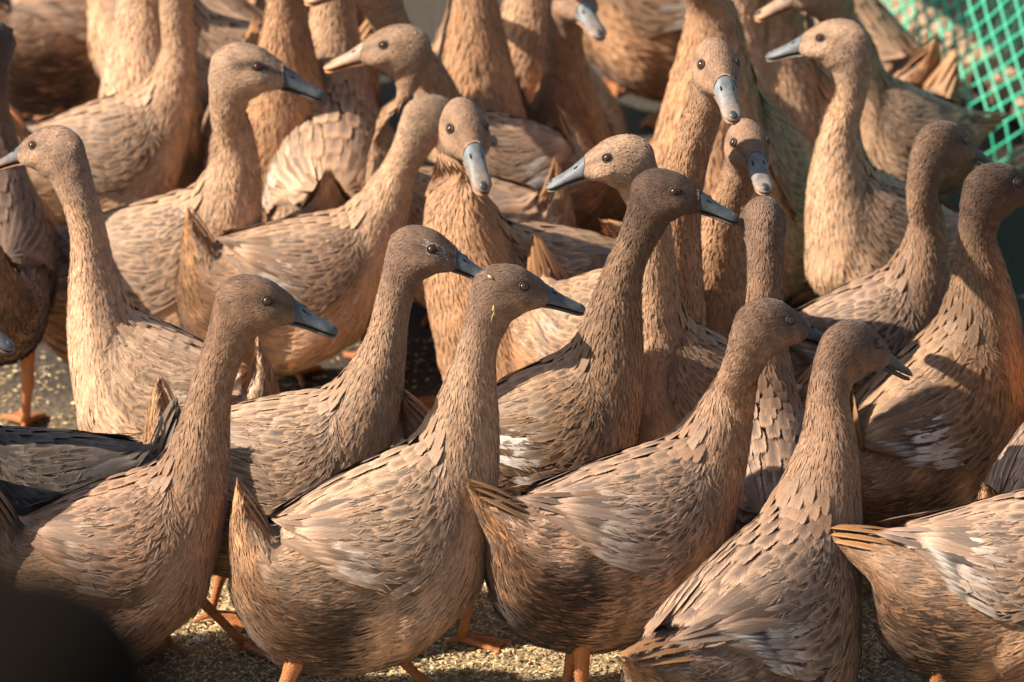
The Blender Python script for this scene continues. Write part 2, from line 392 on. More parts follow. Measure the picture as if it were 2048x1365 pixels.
WK = np.array([[2.2, 74, 76], [2.7, 62, 80], [3.4, 47, 83], [4.4, 25, 84], [5.4, 9, 84], [6.4, -2, 83], [7.4, -6, 82], [8.4, 0, 80], [9.2, 15, 76], [9.8, 32, 68], [10.1, 46, 54]])
def wing_map(s, t):
    """s 0 front .. 1 tip, t 0 upper .. 1 lower edge -> (u, theta) on the left side"""
    u = 10.0 - 7.7 * s
    lo = np.interp(u, WK[:, 0], WK[:, 1]); hi = np.interp(u, WK[:, 0], WK[:, 2])
    return u, np.radians(hi + (lo - hi) * t)
def wing_off(s, t):
    return .01 * (-.30 + 1.05 * np.clip((s - .02) / .32, 0, 1) ** .8) * np.clip(t / .25, .25, 1) ** .6

def build_duck(name, p, o):
    rng = np.random.RandomState(o['seed'])
    F = Form(p); q = F.q; pal = o['pal']; det = o['det']; sc = F.sc
    root = bpy.data.objects.new("duck", None); C.objects.link(root); root.location = (p[0], p[1], 0); root.rotation_euler = (0, 0, p[3]); root.empty_display_size = .05
    root['label'] = o['label']; root['category'] = 'duck'; root['group'] = 'brown ducks packed in the flock'
    # ---- body: one continuous skin from tail to face
    nt = 40; us = np.concatenate([np.linspace(0, HB, 76), np.linspace(HB, F.last, 24)[1:]]); th = np.arange(nt) * 2 * np.pi / nt
    Uu, Tt = np.meshgrid(us, th, indexing='ij'); V = F.pt(Uu, Tt).reshape(-1, 3)
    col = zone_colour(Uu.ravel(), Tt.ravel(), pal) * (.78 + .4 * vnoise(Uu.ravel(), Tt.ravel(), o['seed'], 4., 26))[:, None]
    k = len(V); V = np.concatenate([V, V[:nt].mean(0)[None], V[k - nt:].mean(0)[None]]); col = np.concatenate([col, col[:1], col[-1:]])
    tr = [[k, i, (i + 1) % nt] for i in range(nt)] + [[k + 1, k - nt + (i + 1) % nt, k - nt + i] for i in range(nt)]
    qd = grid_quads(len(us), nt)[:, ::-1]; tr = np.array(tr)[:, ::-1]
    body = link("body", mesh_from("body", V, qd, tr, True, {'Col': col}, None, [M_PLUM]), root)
    # ---- plumage: thousands of small contour feathers
    n = {3: 25000, 2: 15000, 1: 7500}[det]
    gu = np.linspace(.15, F.last - .12, 160); gt = np.linspace(0, 2 * np.pi, 49)[:-1]
    GU, GT = np.meshgrid(gu, gt, indexing='ij'); P = F.pt(GU, GT)
    du = np.linalg.norm(np.gradient(P, axis=0), axis=-1); dt = np.linalg.norm(np.roll(P, -1, 1) - P, axis=-1)
    dens = np.interp(GU, [0, 6, 10, 13, HB - 2, HB + 1, HB + 8], [1.1, 1, 1.3, 2.2, 4.2, 6.5, 8.])
    toc = (CAM_P - np.array([p[0], p[1], .2])); toc /= np.linalg.norm(toc); toc = toc @ q['R']      # fewer on the side turned away
    wgt = (du * dt * dens * np.where((F.nrm(GU, GT) @ toc) < -.3, .35, 1.)).ravel(); idx = rng.choice(len(wgt), n, p=wgt / wgt.sum())
    u = GU.ravel()[idx] + rng.uniform(-.5, .5, n) * (gu[1] - gu[0]); t = GT.ravel()[idx] + rng.uniform(-.5, .5, n) * (gt[1] - gt[0])
    P = F.pt(u, t); Nn = F.nrm(u, t); T = F.along(u, t); B = np.cross(Nn, T)
    big = {3: 1., 2: 1.15, 1: 1.45}[det]
    L = np.interp(u, [0, 3, 8, 11, 13, HB - 2, HB + 1, HB + 6.8], [1.2, 2.2, 2.2, 2.0, 1.65, 1.25, .80, .40]) * .01 * sc * rng.uniform(.7, 1.25, n)
    W = np.interp(u, [0, 3, 8, 11, 13, HB - 2, HB + 1, HB + 8], [.06, .115, .125, .120, .105, .078, .056, .042]) * .01 * sc * big * rng.uniform(.7, 1.3, n)
    ang = rng.normal(0, .15, n); ca, sa = np.cos(ang)[:, None], np.sin(ang)[:, None]; Td = T * ca + B * sa; Bd = B * ca - T * sa
    rough = o.get('ruff', 1.) * np.interp(u, [0, 9, 14, HB, HB + 3], [.7, .6, 1.1, 1.0, .45])
    lift = .018 + np.abs(rng.normal(0, .036, n)) * rough; roll = rng.normal(0, .06, n)[:, None]
    Bd = Bd + Nn * roll
    Lc, Wc, lf = L[:, None], W[:, None], (L * lift)[:, None]
    pts = np.stack([P - Bd * Wc * .5 - Nn * .0004, P + Bd * Wc * .5 - Nn * .0004, P + Td * Lc * .55 - Bd * Wc + Nn * (lf * .75 + .0004), P + Td * Lc * .55 + Bd * Wc + Nn * (lf * .75 + .0004), P + Td * Lc + Nn * lf], 1)
    c0 = zone_colour(u, t, pal); vn = vnoise(u, t, o['seed'] + 7, 3.2, 18); cn = o.get('contrast', 1.) * np.interp(u, [0, 6, 9, 14, HB + 2], [1.0, .9, .36, .40, .42])
    br = np.exp(((rng.rand(n) - .5) * .7 + (vn - .5) * 1.1) * cn)[:, None]
    warm = (rng.rand(n)[:, None] - .5) * .22 * np.array([[1, .1, -.8]])
    cc = np.clip(c0 * br * (1 + warm), .008, .8)
    low = (np.sin(t) < .2) & (u < 7)
    st = o.get('streak', .25); hit = low & (rng.rand(n) < st); cc[hit] = cc[hit] * .45 + .55 * np.array(pal['streak']) * rng.uniform(.6, 1.2, (hit.sum(), 1))
    if o.get('fleck'):
        hit = (np.abs(u - HB - 5.2) < 1.0) & (np.abs(np.sin(t) - .35) < .32) & (rng.rand(n) < .20); cc[hit] = .45
    if o.get('straw'):
        for k_, (us_, ts_) in enumerate(((HB + 2.7, math.pi - .95), (HB + 1.4, math.pi - .12), (HB + .9, math.pi - .05))):
            a_ = F.pt(np.array([us_]), np.array([ts_]))[0]; n_ = F.nrm(np.array([us_]), np.array([ts_]))[0]; w_ = np.cross(n_, [0, 0, 1.]); w_ /= np.linalg.norm(w_); d_ = np.cross(w_, n_) * (1. if k_ != 0 else .3) + w_ * (.5 - .4 * k_); d_ /= np.linalg.norm(d_)
            mbs = MB(); q_ = a_ + n_ * .0022; ll = (.0035, .0045, .0075)[k_]; mbs.tube([q_ - d_ * ll, q_ + n_ * .0012 + w_ * .0008, q_ + d_ * ll], np.array([.0005, (.0017, .0014, .0005)[k_], .0004]), 6)
            so = link("straw_bit", mbs.mesh("straw_bit", [M_STRAW]), None, label=("yellow chaff flake stuck on the crown of the mid front row duck", "yellow chaff flake stuck on the cheek of the mid front row duck", "thin pale straw thread hanging on the neck of the mid front row duck")[k_], category='straw')
            so.location = (p[0], p[1], 0); so.rotation_euler = (0, 0, p[3])
    cvert = np.stack([cc * .97, cc * .97, cc, cc, cc * 1.05], 1).reshape(-1, 3)
    b0 = (np.arange(n) * 5)[:, None]
    Q = b0 + np.array([[0, 1, 3, 2]]); Tr = b0 + np.array([[2, 3, 4]])
    link("plumage", mesh_from("plumage", pts.reshape(-1, 3), Q, Tr, True, {'Col': cvert}, None, [M_PLUM]), root, kind='stuff')
    # ---- wings
    wth = rng.uniform(.35, .72); spec = o.get('spec', 0)
    fc = np.array(pal['cov']); fe = np.array(pal['edge']); vis = o['side']           # vis +1: the duck's left wing faces the camera
    for sd in (1, -1):
        ns, ntt = 30, 12; s_, t_ = np.meshgrid(np.linspace(0, .93, ns), np.linspace(.03, .90, ntt), indexing='ij')
        uu, tt = wing_map(s_, t_); off = wing_off(s_, t_) * sc
        mir = (lambda a: a) if sd > 0 else (lambda a: np.pi - a)
        Vw = F.pt(uu, mir(tt), off); lip = F.pt(uu[:, -1], mir(tt[:, -1] - .03), np.full(ns, -.004))
        tipl = F.pt(uu[-1], mir(tt[-1]), np.full(ntt, -.003))
        Vw = np.concatenate([Vw, lip[:, None]], 1); Qw = grid_quads(ns, ntt + 1, False)
        if sd < 0: Qw = Qw[:, ::-1]
        cw = np.tile(fc * .9, (ns * (ntt + 1), 1)) * rng.uniform(.8, 1.1, (ns * (ntt + 1), 1))
        wing = link("wing", mesh_from("wing", Vw.reshape(-1, 3), Qw, None, True, {'Col': cw}, None, [M_PLUM]), root)
        rows = []       # s, t, length in s, t drift, half width cm, tip height, white, kind
        for k_ in range(9):
            s0 = .05 + .046 * k_ + (.012 * max(0, k_ - 5)); m_ = 9 if k_ < 7 else 11
            for j in range(m_):
                t0 = .05 + (j + .5 * (k_ % 2)) / m_ * .95
                if t0 > .985: continue
                white = o['white'] * (1. if k_ >= 7 and t0 > wth else .10 * (k_ > 5)) * rng.uniform(.1, 1.) ** .8 * 1.05
                rows.append((s0 + rng.uniform(-.015, .015), t0 + rng.uniform(-.03, .03), .125 + .012 * k_ + rng.uniform(-.02, .02), rng.uniform(-.045, .045), (.46 + .028 * k_ - .16 * (k_ >= 7)) * rng.uniform(.8, 1.2), .12, white, 0))
        quills = []
        for j in range(9):          # secondaries fan out along the lower edge
            quills.append((.48 - .014 * j, .60 + .050 * j, .44 - .012 * j, -.03 + .006 * j, .46, .34 - .03 * j, 0., 1))
        for j in range(5):          # tertials lie on top
            quills.append((.44 + .012 * j, .60 - .12 * j, .44 + .02 * rng.rand(), .03, .80, .50 - .055 * j, 0., 2))
        for j in range(3):          # primaries cross behind
            quills.append((.70 + .02 * j, .30 + .18 * j, .36, .0, .42, .45 - .05 * j, 0., 3))
        def frames(R):
            R = np.array(R); s0, t0, ls, dr, hw, ht, wt, kd = R.T
            u0, a0 = wing_map(s0, t0); s1 = s0 + ls; u1, a1 = wing_map(np.minimum(s1, 1.), np.clip(t0 + dr, 0, 1)); u1 = 10.0 - 7.7 * s1
            o0 = wing_off(s0, t0) * sc - .0006; o1 = wing_off(np.minimum(s1, 1.), np.clip(t0, 0, 1)) * sc + ht * .01 * sc
            M = feather_frames(F, u0, mir(a0), np.maximum(u1, .3), mir(a1), hw * .01 * sc * F.bs, o0, o1)
            if sd < 0: pass
            jit = rng.uniform(.55, 1.35, (len(R), 1)); fcd = fc * .62; base = np.where((kd == 1)[:, None], fc * .75, np.where((kd >= 2)[:, None], fc * 1.05, fcd))
            c_ = np.clip(base * jit * (1 + (rng.rand(len(R), 1) - .5) * .2 * np.array([[1, 0, -1]])), .01, .7)
            if spec:
                c_[kd == 1] = np.array([.05, .038, .034]) * jit[kd == 1]
            e_ = np.clip((fe * .85 + c_ * .15) * rng.uniform(.7, 1.15, (len(R), 1)), .02, .75)
            e_[kd == 2] *= 1.35; e_[kd == 1] *= 1.3; c_[kd == 2] *= .85
            if spec: e_[kd == 1] = (.52, .47, .42)
            return M, c_, e_, wt
        M, c_, e_, w_ = frames(rows); M2, c2, e2, w2 = frames(quills)
        if sd == vis and det >= 2:      # loose filaments soften the rows of coverts
            m_ = 1300 if det == 3 else 600; s0 = np.where(rng.rand(m_) < .75, rng.uniform(.0, .16, m_), rng.uniform(.1, .6, m_)); t0 = rng.uniform(0.02, .97, m_); u0, a0 = wing_map(s0, t0); u1, a1 = wing_map(s0 + .02, t0)
            A = F.pt(u0, mir(a0), wing_off(s0, t0) * sc + .0012 * sc + rng.uniform(0, .0016, m_)); Bq = F.pt(u1, mir(a1), wing_off(s0 + .02, t0) * sc + .0012 * sc); T = Bq - A; T /= np.linalg.norm(T, axis=1)[:, None]
            nn = F.nrm(u0, mir(a0)); X = np.cross(T, nn); an = rng.normal(0, .3, m_)[:, None]; T = T * np.cos(an) + X * np.sin(an); X = np.cross(T, nn) + nn * rng.normal(0, .15, (m_, 1))
            L_ = rng.uniform(.009, .017, m_)[:, None] * sc; W_ = rng.uniform(.0004, .0008, m_)[:, None] * sc
            pts = np.stack([A - X * W_ * .5, A + X * W_ * .5, A + T * L_ * .5 + X * W_ + nn * L_ * .04, A + T * L_ * .5 - X * W_ + nn * L_ * .04, A + T * L_ + nn * L_ * .03], 1)
            k_ = rng.rand(m_, 1) ** 1.3; cc_ = (fc * (1 - k_) + fe * .8 * k_) * rng.uniform(.6, 1.15, (m_, 1)); b_ = (np.arange(m_) * 5)[:, None]
            link("covert_filaments", mesh_from("covert_filaments", pts.reshape(-1, 3), b_ + np.array([[0, 1, 2, 3]]), b_ + np.array([[3, 2, 4]]), True, {'Col': np.repeat(cc_, 5, 0)}, None, [M_PLUM]), wing, kind='stuff')
        if sd == vis and det == 3:
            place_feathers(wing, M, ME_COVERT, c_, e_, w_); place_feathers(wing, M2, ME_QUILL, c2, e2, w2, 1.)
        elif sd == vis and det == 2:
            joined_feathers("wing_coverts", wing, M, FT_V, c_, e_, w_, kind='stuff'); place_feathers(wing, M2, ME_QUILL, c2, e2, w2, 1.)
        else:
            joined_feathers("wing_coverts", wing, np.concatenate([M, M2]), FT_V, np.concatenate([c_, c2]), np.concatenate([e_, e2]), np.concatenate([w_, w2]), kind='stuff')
    # ---- scapulars and back feathers
    R = []
    for k_ in range(11):
        m_ = 5
        for j in range(m_):
            th_ = 55 + (j + .5 * (k_ % 2)) / (m_ - .5) * 70
            u_ = 10.6 - .62 * k_
            R.append((u_ + rng.uniform(-.1, .1), math.radians(th_ + rng.uniform(-4, 4)), 1.15 + .03 * k_, .70 + .05 * k_))
    R = np.array(R); hf = .006 * sc * np.clip((10.9 - R[:, 0]) / 3, .25, 1)
    M = feather_frames(F, R[:, 0], R[:, 1], np.maximum(R[:, 0] - R[:, 2] * 1.15, 1.2), np.pi / 2 + (R[:, 1] - np.pi / 2) * .93, R[:, 3] * .01 * sc * F.bs, hf * .6, hf + .0016 * sc)
    kk = np.clip((R[:, 0] - 7.5) / 2.5, 0, 1)[:, None]
    c_ = (np.array(pal['cov']) * (1 - kk) + np.array(pal['neck']) * .9 * kk) * rng.uniform(.8, 1.2, (len(R), 1)); e_ = (fe * (1 - kk) + np.array(pal['neck']) * 1.1 * kk) * rng.uniform(.85, 1.1, (len(R), 1))
    if det == 3: place_feathers(body, M, ME_COVERT, c_, e_, np.zeros(len(R)))
    else: joined_feathers("back_feathers", body, M, FT_V, c_, e_, np.zeros(len(R)), kind='stuff')
    # ---- tail: a closed fan of stiff quills
    Tn = 6; a = np.linspace(-1, 1, Tn); u0 = np.full(Tn, 2.3); th0 = np.pi / 2 + a * .75
    A = F.pt(u0, th0, np.full(Tn, .002)); tipc = F.pt(np.array([0.]), np.array([np.pi / 2]))[0]; axis = tipc - F.cs(np.array([3.]))[0][0]; axis /= np.linalg.norm(axis)
    side = np.array([0, 1., 0])
    Bt = tipc + axis * .010 * sc * (1.2 - 1.5 * np.abs(a)[:, None]) - side * a[:, None] * .006 * sc + np.array([0, 0, -.006]) * np.abs(a)[:, None] * sc
    T = Bt - A; Y = T / np.linalg.norm(T, axis=-1, keepdims=True); nrm0 = np.cross(side, axis); nrm0 *= np.sign(nrm0[2] + 1e-9) * 1.
    X = np.cross(Y, nrm0 + side * -a[:, None] * .6); X /= np.linalg.norm(X, axis=-1, keepdims=True); Z = np.cross(X, Y)
    M = np.zeros((Tn, 4, 4)); M[:, :3, 0] = X * .0042 * sc; M[:, :3, 1] = T; M[:, :3, 2] = Z * .003; M[:, :3, 3] = A - Z * (np.abs(a) * .002)[:, None]; M[:, 3, 3] = 1
    tc = np.array(pal['tail'])
    mb = MB(); mb.tube(np.array([F.cs(np.array([x]))[0][0] for x in (2.6, 1.6, .7, .1)]), np.array([.022, .017, .010, .004]) * sc * F.bs * .8, 8, tc)
    tail = link("tail", mb.mesh("tail", [M_PLUM], True, 'Col'), root)
    place_feathers(tail, M, ME_QUILL, np.clip(tc * .9 * rng.uniform(.8, 1.1, (Tn, 1)), 0, 1), np.clip(tc * 1.25 * rng.uniform(.8, 1.1, (Tn, 1)), 0, 1), np.zeros(Tn))
    # ---- head parts
    ch, sh = math.cos(p[10]), math.sin(p[10]); cy, sy = math.cos(p[9]), math.sin(p[9]); Hc = F.tl(q['H'])
    def hd(P):
        P = np.asarray(P, float) * .01 * sc
        x2 = ch * P[..., 0] - sh * P[..., 2]; z2 = sh * P[..., 0] + ch * P[..., 2]
        return Hc + np.stack([cy * x2 - sy * P[..., 1], sy * x2 + cy * P[..., 1], z2], -1)
    bc, bt = np.array(pal['bill']), np.array(pal['billtip'])
    xs = np.array([2.9, 3.5, 4.05, 4.7, 5.5, 6.3, 7.05, 7.7, 8.15, 8.45]); top = np.array([1.15, .85, .50, .02, -.58, -1.10, -1.52, -1.86, -2.18, -2.48])
    bot = np.array([-1.1, -1.42, -1.56, -1.68, -1.90, -2.14, -2.36, -2.56, -2.66, -2.68]); wid = np.array([1.0, 1.22, 1.27, 1.18, 1.07, 1.06, 1.12, 1.07, .80, .34])
    nb = 18; tb = np.arange(nb) * 2 * np.pi / nb; ring = []; bcol = []
    for x, a_, b_, w_ in zip(xs, top, bot, wid):
        ct, st = np.cos(tb), np.sin(tb); zz = np.where(st > 0, b_ + .25 * (a_ - b_) + (a_ - b_) * .75 * st ** 1.15 * 1., b_ + .25 * (a_ - b_) * (1 + st))
        zz = np.where(st > 0, b_ + .25 * (a_ - b_) + (a_ - b_) * .75 * np.abs(st) ** 1.2, zz)
        ring.append(np.stack([np.full(nb, x), np.sign(ct) * np.abs(ct) ** .8 * w_, zz], -1))
        kx = np.clip((x - 5.0) / 3.0, 0, 1); bcol.append(np.tile(bc * (1 - kx) + bt * kx, (nb, 1)) * np.where((st < .1)[:, None], np.array([[1.15, .95, .85]]), 1.))
    Vb = np.array(ring).reshape(-1, 3); k = len(Vb); Vb = np.concatenate([Vb, Vb[-nb:].mean(0)[None]]); bcol = np.concatenate(bcol + [bt[None]])
    Tb = np.array([[k, k - nb + i, k - nb + (i + 1) % nb] for i in range(nb)])
    upper = link("upper_bill", mesh_from("upper_bill", hd(Vb), grid_quads(len(xs), nb)[:, ::-1], Tb[:, ::-1], True, {'Col': bcol}, None, [M_BILL]), root)
    gap = o.get('gape', .10)
    ring = []
    for x, b_, w_ in zip(xs[1:], bot[1:], wid[1:]):
        dz = -.06 - gap * (x - 3.5) / 5.; ring.append(np.stack([np.full(10, x - .12), np.cos(np.arange(10) * .6283) * w_ * .86, b_ + dz - .16 + .16 * np.sin(np.arange(10) * .6283) * (1.5 - .5 * (x > 8))], -1))
    Vl = np.array(ring).reshape(-1, 3); k = len(Vl); Vl = np.concatenate([Vl, Vl[-10:].mean(0)[None]])
    Tl = np.array([[k, k - 10 + i, k - 10 + (i + 1) % 10] for i in range(10)])
    link("lower_bill", mesh_from("lower_bill", hd(Vl), grid_quads(len(xs) - 1, 10)[:, ::-1], Tl[:, ::-1], True, {'Col': np.tile(bt * np.array([1.1, .85, .7]), (len(Vl), 1))}, None, [M_BILL]), root)
    mb = MB(); mb.ball((0, 0, 0), (.55, .42, .16), 10, 6); me = mb.mesh("nail", [M_NAIL])
    vv = np.empty(len(me.vertices) * 3); me.vertices.foreach_get("co", vv); vv = vv.reshape(-1, 3)
    sl = math.radians(34); vr = np.stack([vv[:, 0] * math.cos(sl) + vv[:, 2] * math.sin(sl), vv[:, 1], -vv[:, 0] * math.sin(sl) + vv[:, 2] * math.cos(sl)], -1) + np.array([8.02, 0, -2.14])
    me.vertices.foreach_set("co", hd(vr).ravel()); me.update(); link("nail", me, upper)
    for sd in (1, -1):
        mb = MB(); mb.ball((0, 0, 0), (.36, .12, .16), 10, 6); me = mb.mesh("nostril", [M_DARK])
        vv = np.empty(len(me.vertices) * 3); me.vertices.foreach_get("co", vv); vv = vv.reshape(-1, 3); sl = math.radians(32)
        vr = np.stack([vv[:, 0] * math.cos(sl) + vv[:, 2] * math.sin(sl), vv[:, 1], -vv[:, 0] * math.sin(sl) + vv[:, 2] * math.cos(sl)], -1) + np.array([4.95, sd * .62, -.40])
        me.vertices.foreach_set("co", hd(vr).ravel()); me.update(); link("nostril", me, upper)
        # eye sits in the cheek surface
        cand_u = np.linspace(HB + 3.5, HB + 6.5, 30); cand_t = np.linspace(.0, 1.2, 30); GU_, GT_ = np.meshgrid(cand_u, cand_t)
        Pc = F.pt(GU_.ravel(), (GT_ if sd > 0 else np.pi - GT_).ravel()); tgt = hd(np.array([1.42, sd * 1.9, 1.0]))
        d_ = Pc - tgt; lat = np.array([-sy, cy, 0]); d_ = d_ - (d_ @ lat)[:, None] * lat; kbest = np.argmin((d_ * d_).sum(1))
        ec = Pc[kbest]; en = F.nrm(GU_.ravel()[kbest:kbest + 1], (GT_ if sd > 0 else np.pi - GT_).ravel()[kbest:kbest + 1])[0]
        fwd = hd(np.array([1., 0, 0])) - hd(np.array([0., 0, 0])); fwd /= np.linalg.norm(fwd); en = en + lat * sd * .4; en /= np.linalg.norm(en)
        ax = fwd - en * (fwd @ en); ax /= np.linalg.norm(ax); ay = np.cross(en, ax); Me = np.stack([ax, ay, en], 1)
        r = .0050 * sc
        mb = MB(); mb.ball(ec - en * r * .15, (r, r * .92, r * .92), 14, 9, Me); eye = link("eye", mb.mesh("eye", [M_EYE]), root)
        mb = MB(); mb.ball(ec + en * r * .42, (r * .60, r * .60, r * .34), 12, 7, Me); link("pupil", mb.mesh("pupil", [M_PUP]), eye)
        aa = np.linspace(0, 2 * np.pi, 17); mb = MB(); mb.tube(ec + en * r * .12 + r * 1.02 * (np.cos(aa)[:, None] * ax * 1.08 + np.sin(aa)[:, None] * ay * .92), r * .20, 6, None, False)
        link("eyelid", mb.mesh("eyelid", [M_LID]), eye)
    # ---- legs
    for sd in (1, -1):
        stp = o['stride'] * sd; u_l = o.get('legs', (6.3, 5.5))[0 if sd > 0 else 1]
        hipP = F.pt(np.array([u_l]), np.array([math.radians(-62 if sd > 0 else -118)]))[0]
        up = hipP + np.array([0, 0, .025]); hock = np.array([hipP[0] - .012 + stp * .02, hipP[1], max(hipP[2] * .62, .03)])
        ank = np.array([hock[0] + .016 + stp * .045, hipP[1] * .95, .012])
        lifted = o.get('lift') == sd
        if lifted: ank = np.array([hock[0] + .045, hipP[1] * .95, .035]); 
        mb = MB(); ts = np.linspace(0, 1, 5)[:, None]
        pts = np.concatenate([up + (hock - up) * ts, (hock + (ank - hock) * ts)[1:]]); rad = np.array([.013, .0115, .0085, .0075, .0072, .0058, .0052, .0052, .006]) * sc
        mb.tube(pts, rad, 10); leg = link("leg", mb.mesh("leg", [M_LEG]), root)
        mb = MB(); dirs = [math.radians(x) for x in (-30, 2, 32)]; tips = []
        drop = np.array([0, 0, -.009]) if not lifted else np.array([0, 0, -.02])
        for k_, (d0, ll) in enumerate(zip(dirs, (.045, .055, .045))):
            e = ank + np.array([math.cos(d0), math.sin(d0), 0]) * ll * sc + drop; m_ = (ank + e) / 2 + np.array([0, 0, .001]); tips.append(e)
            mb.tube([ank, m_, e, e + (e - m_) * .18 + np.array([0, 0, -.001])], np.array([.0048, .0042, .0034, .0008]) * sc, 7)
        mb.tube([ank, ank + np.array([-.012, sd * -.004, -.004]) * sc, ank + np.array([-.02, sd * -.006, -.009]) * sc], np.array([.004, .003, .0015]) * sc, 6)
        web = np.array([ank] + [tips[0], (tips[0] + tips[1]) / 2 * .93 + ank * .07, tips[1], (tips[1] + tips[2]) / 2 * .93 + ank * .07, tips[2]])
        wtop = web + np.array([0, 0, .0014]); wt = np.concatenate([wtop, web - np.array([0, 0, .0008])])
        mb.add(wt, None, [[0, i, i + 1] for i in range(1, 5)] + [[6, 6 + i + 1, 6 + i] for i in range(1, 5)])
        link("foot", mb.mesh("foot", [M_LEG], False), leg)
    return root

# ------------------------------------------------------------------ ground
def ground_material():
    m, nd, lk, b = new_mat("ground_soil", .9, .2)
    tc = nd.new("ShaderNodeTexCoord")
    n1 = nd.new("ShaderNodeTexNoise"); n1.inputs["Scale"].default_value = 9; n1.inputs["Detail"].default_value = 6; lk.new(tc.outputs["Object"], n1.inputs["Vector"])
    n2 = nd.new("ShaderNodeTexNoise"); n2.inputs["Scale"].default_value = 140; n2.inputs["Detail"].default_value = 4; lk.new(tc.outputs["Object"], n2.inputs["Vector"])
    c = mix_node(nd, lk, smooth_node(nd, lk, n1.outputs[0], .35, .65), (.20, .155, .105), (.34, .265, .175))
    c = mix_node(nd, lk, smooth_node(nd, lk, n2.outputs[0], .5, .7), c, (.42, .33, .21))
    # the littered, drier front of the pen; mud towards the back, darkened to paint in shade among the ducks
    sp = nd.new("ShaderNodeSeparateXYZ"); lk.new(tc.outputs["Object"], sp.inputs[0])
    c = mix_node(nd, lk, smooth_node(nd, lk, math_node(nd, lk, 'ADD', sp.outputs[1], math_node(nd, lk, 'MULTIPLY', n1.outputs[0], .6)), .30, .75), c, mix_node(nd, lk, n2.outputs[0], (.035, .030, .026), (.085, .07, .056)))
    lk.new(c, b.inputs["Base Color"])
    bp = nd.new("ShaderNodeBump"); bp.inputs["Strength"].default_value = .8; bp.inputs["Distance"].default_value = .006
    lk.new(n2.outputs[0], bp.inputs["Height"]); lk.new(bp.outputs[0], b.inputs["Normal"])
    return m
g = np.array([[-60, -60, 0], [60, -60, 0], [60, 60, 0], [-60, 60, 0.]])
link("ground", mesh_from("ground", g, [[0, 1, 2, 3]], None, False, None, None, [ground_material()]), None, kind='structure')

def husk_material():
    m, nd, lk, b = new_mat("rice_husk", .65, .3)
    a = N(nd, "ShaderNodeAttribute", attribute_name="Col"); lk.new(a.outputs["Color"], b.inputs["Base Color"]); return m
rng = np.random.RandomState(11)
n1, n2 = 85000, 9000
hx = np.concatenate([rng.uniform(-.56, .60, n1), rng.uniform(-.75, .75, n2)]); hy = np.concatenate([rng.uniform(-.66, -.04, n1), rng.uniform(-.04, .5, n2)])
n = len(hx); keep = rng.rand(n) < np.clip(.35 + .9 * (np.sin(hx * 17 + 2 * np.sin(hy * 9)) * np.sin(hy * 21 + 1.3) * .5 + .5), .3, 1); hx, hy = hx[keep], hy[keep]; n = len(hx)
L = rng.uniform(.0030, .0050, n); W = rng.uniform(.0009, .0014, n); a = rng.uniform(0, 2 * np.pi, n); tz = rng.normal(0, .28, n)
T = np.stack([np.cos(a) * np.cos(tz), np.sin(a) * np.cos(tz), np.sin(tz)], -1); Bv = np.stack([-np.sin(a), np.cos(a), rng.normal(0, .3, n)], -1); Nv = np.array([[0, 0, 1.]])
P = np.stack([hx, hy, rng.uniform(.0010, .0050, n)], -1)
Vh = np.stack([P - T * L[:, None], P + Bv * W[:, None], P + T * L[:, None], P - Bv * W[:, None], P + Nv * W[:, None] * .9], 1).reshape(-1, 3)
Th = (np.arange(n) * 5)[:, None, None] + np.array([[0, 3, 4], [3, 2, 4], [2, 1, 4], [1, 0, 4]])
hc = np.array([[.50, .365, .20]]) * np.exp(rng.normal(0, .35, (n, 1))) * (1 + rng.uniform(-.12, .12, (n, 1)) * np.array([[1, 0, -1]])); hc[rng.rand(n) < .22] *= .45
link("rice_husks", mesh_from("rice_husks", Vh, None, Th.reshape(-1, 3), True, {'Col': np.repeat(np.clip(hc, .01, .7), 5, 0)}, None, [husk_material()]), None, kind='stuff')

# ------------------------------------------------------------------ netting, rope and pole at the far right
FD = np.array([.465, -.885, 0]); FD /= np.linalg.norm(FD); FN = np.array([-.885, -.465, 0]); FN /= np.linalg.norm(FN)
F0 = np.array([.49, 1.19, 0])
M_NET = new_mat("green_plastic", .4, .4, (.05, .47, .30))[0]; M_NET2 = new_mat("teal_plastic", .5, .3, (.012, .16, .11))[0]
def net(name, org, amin, amax, height, pitch, r, mat, label, seed, wav):
    rg = np.random.RandomState(seed)
    root = bpy.data.objects.new(name, None); C.objects.link(root); root.location = org; root['label'] = label; root['category'] = 'net'
    def at(a, h):
        w = wav * (np.sin(a * 5 + seed) * .5 + np.sin(a * 13 + h * 4) * .2) + .10 * np.clip(.16 - h, 0, 1) ** 1.2
        return FD * np.asarray(a)[:, None] + FN * w[:, None] + np.array([0, 0, 1.]) * (np.asarray(h) + .004)[:, None] - FN * (h * .25)[:, None]
    mb = MB(); span = amax - amin
    cs = np.arange(amin - height, amax + height, pitch)
    for sg in (1, -1):
        for c in cs:
            h = np.linspace(0, height, 13); a = c + sg * (h - height / 2) + .006 * np.sin(h * 40 + c * 9)
            k = (a > amin) & (a < amax)
            if k.sum() < 3: continue
            mb.tube(at(a[k] + rg.normal(0, .001, k.sum()), h[k]), r, 5)
    for hh in (0., height): mb.tube(at(np.linspace(amin, amax, 40), np.full(40, hh)), r * 1.6, 5)
    link("netting", mb.mesh("netting", [mat]), root)
net("netting_fence", F0, -.75, .95, .62, .031, .0019, M_NET, "bright green plastic diamond netting standing at the far right corner", 3, .05)
net("netting_fence", F0 - FN * .18 + np.array([0, 0, 0]), -.5, .9, .5, .030, .0014, M_NET2, "dark teal netting bunched behind the bright green one", 8, .10)
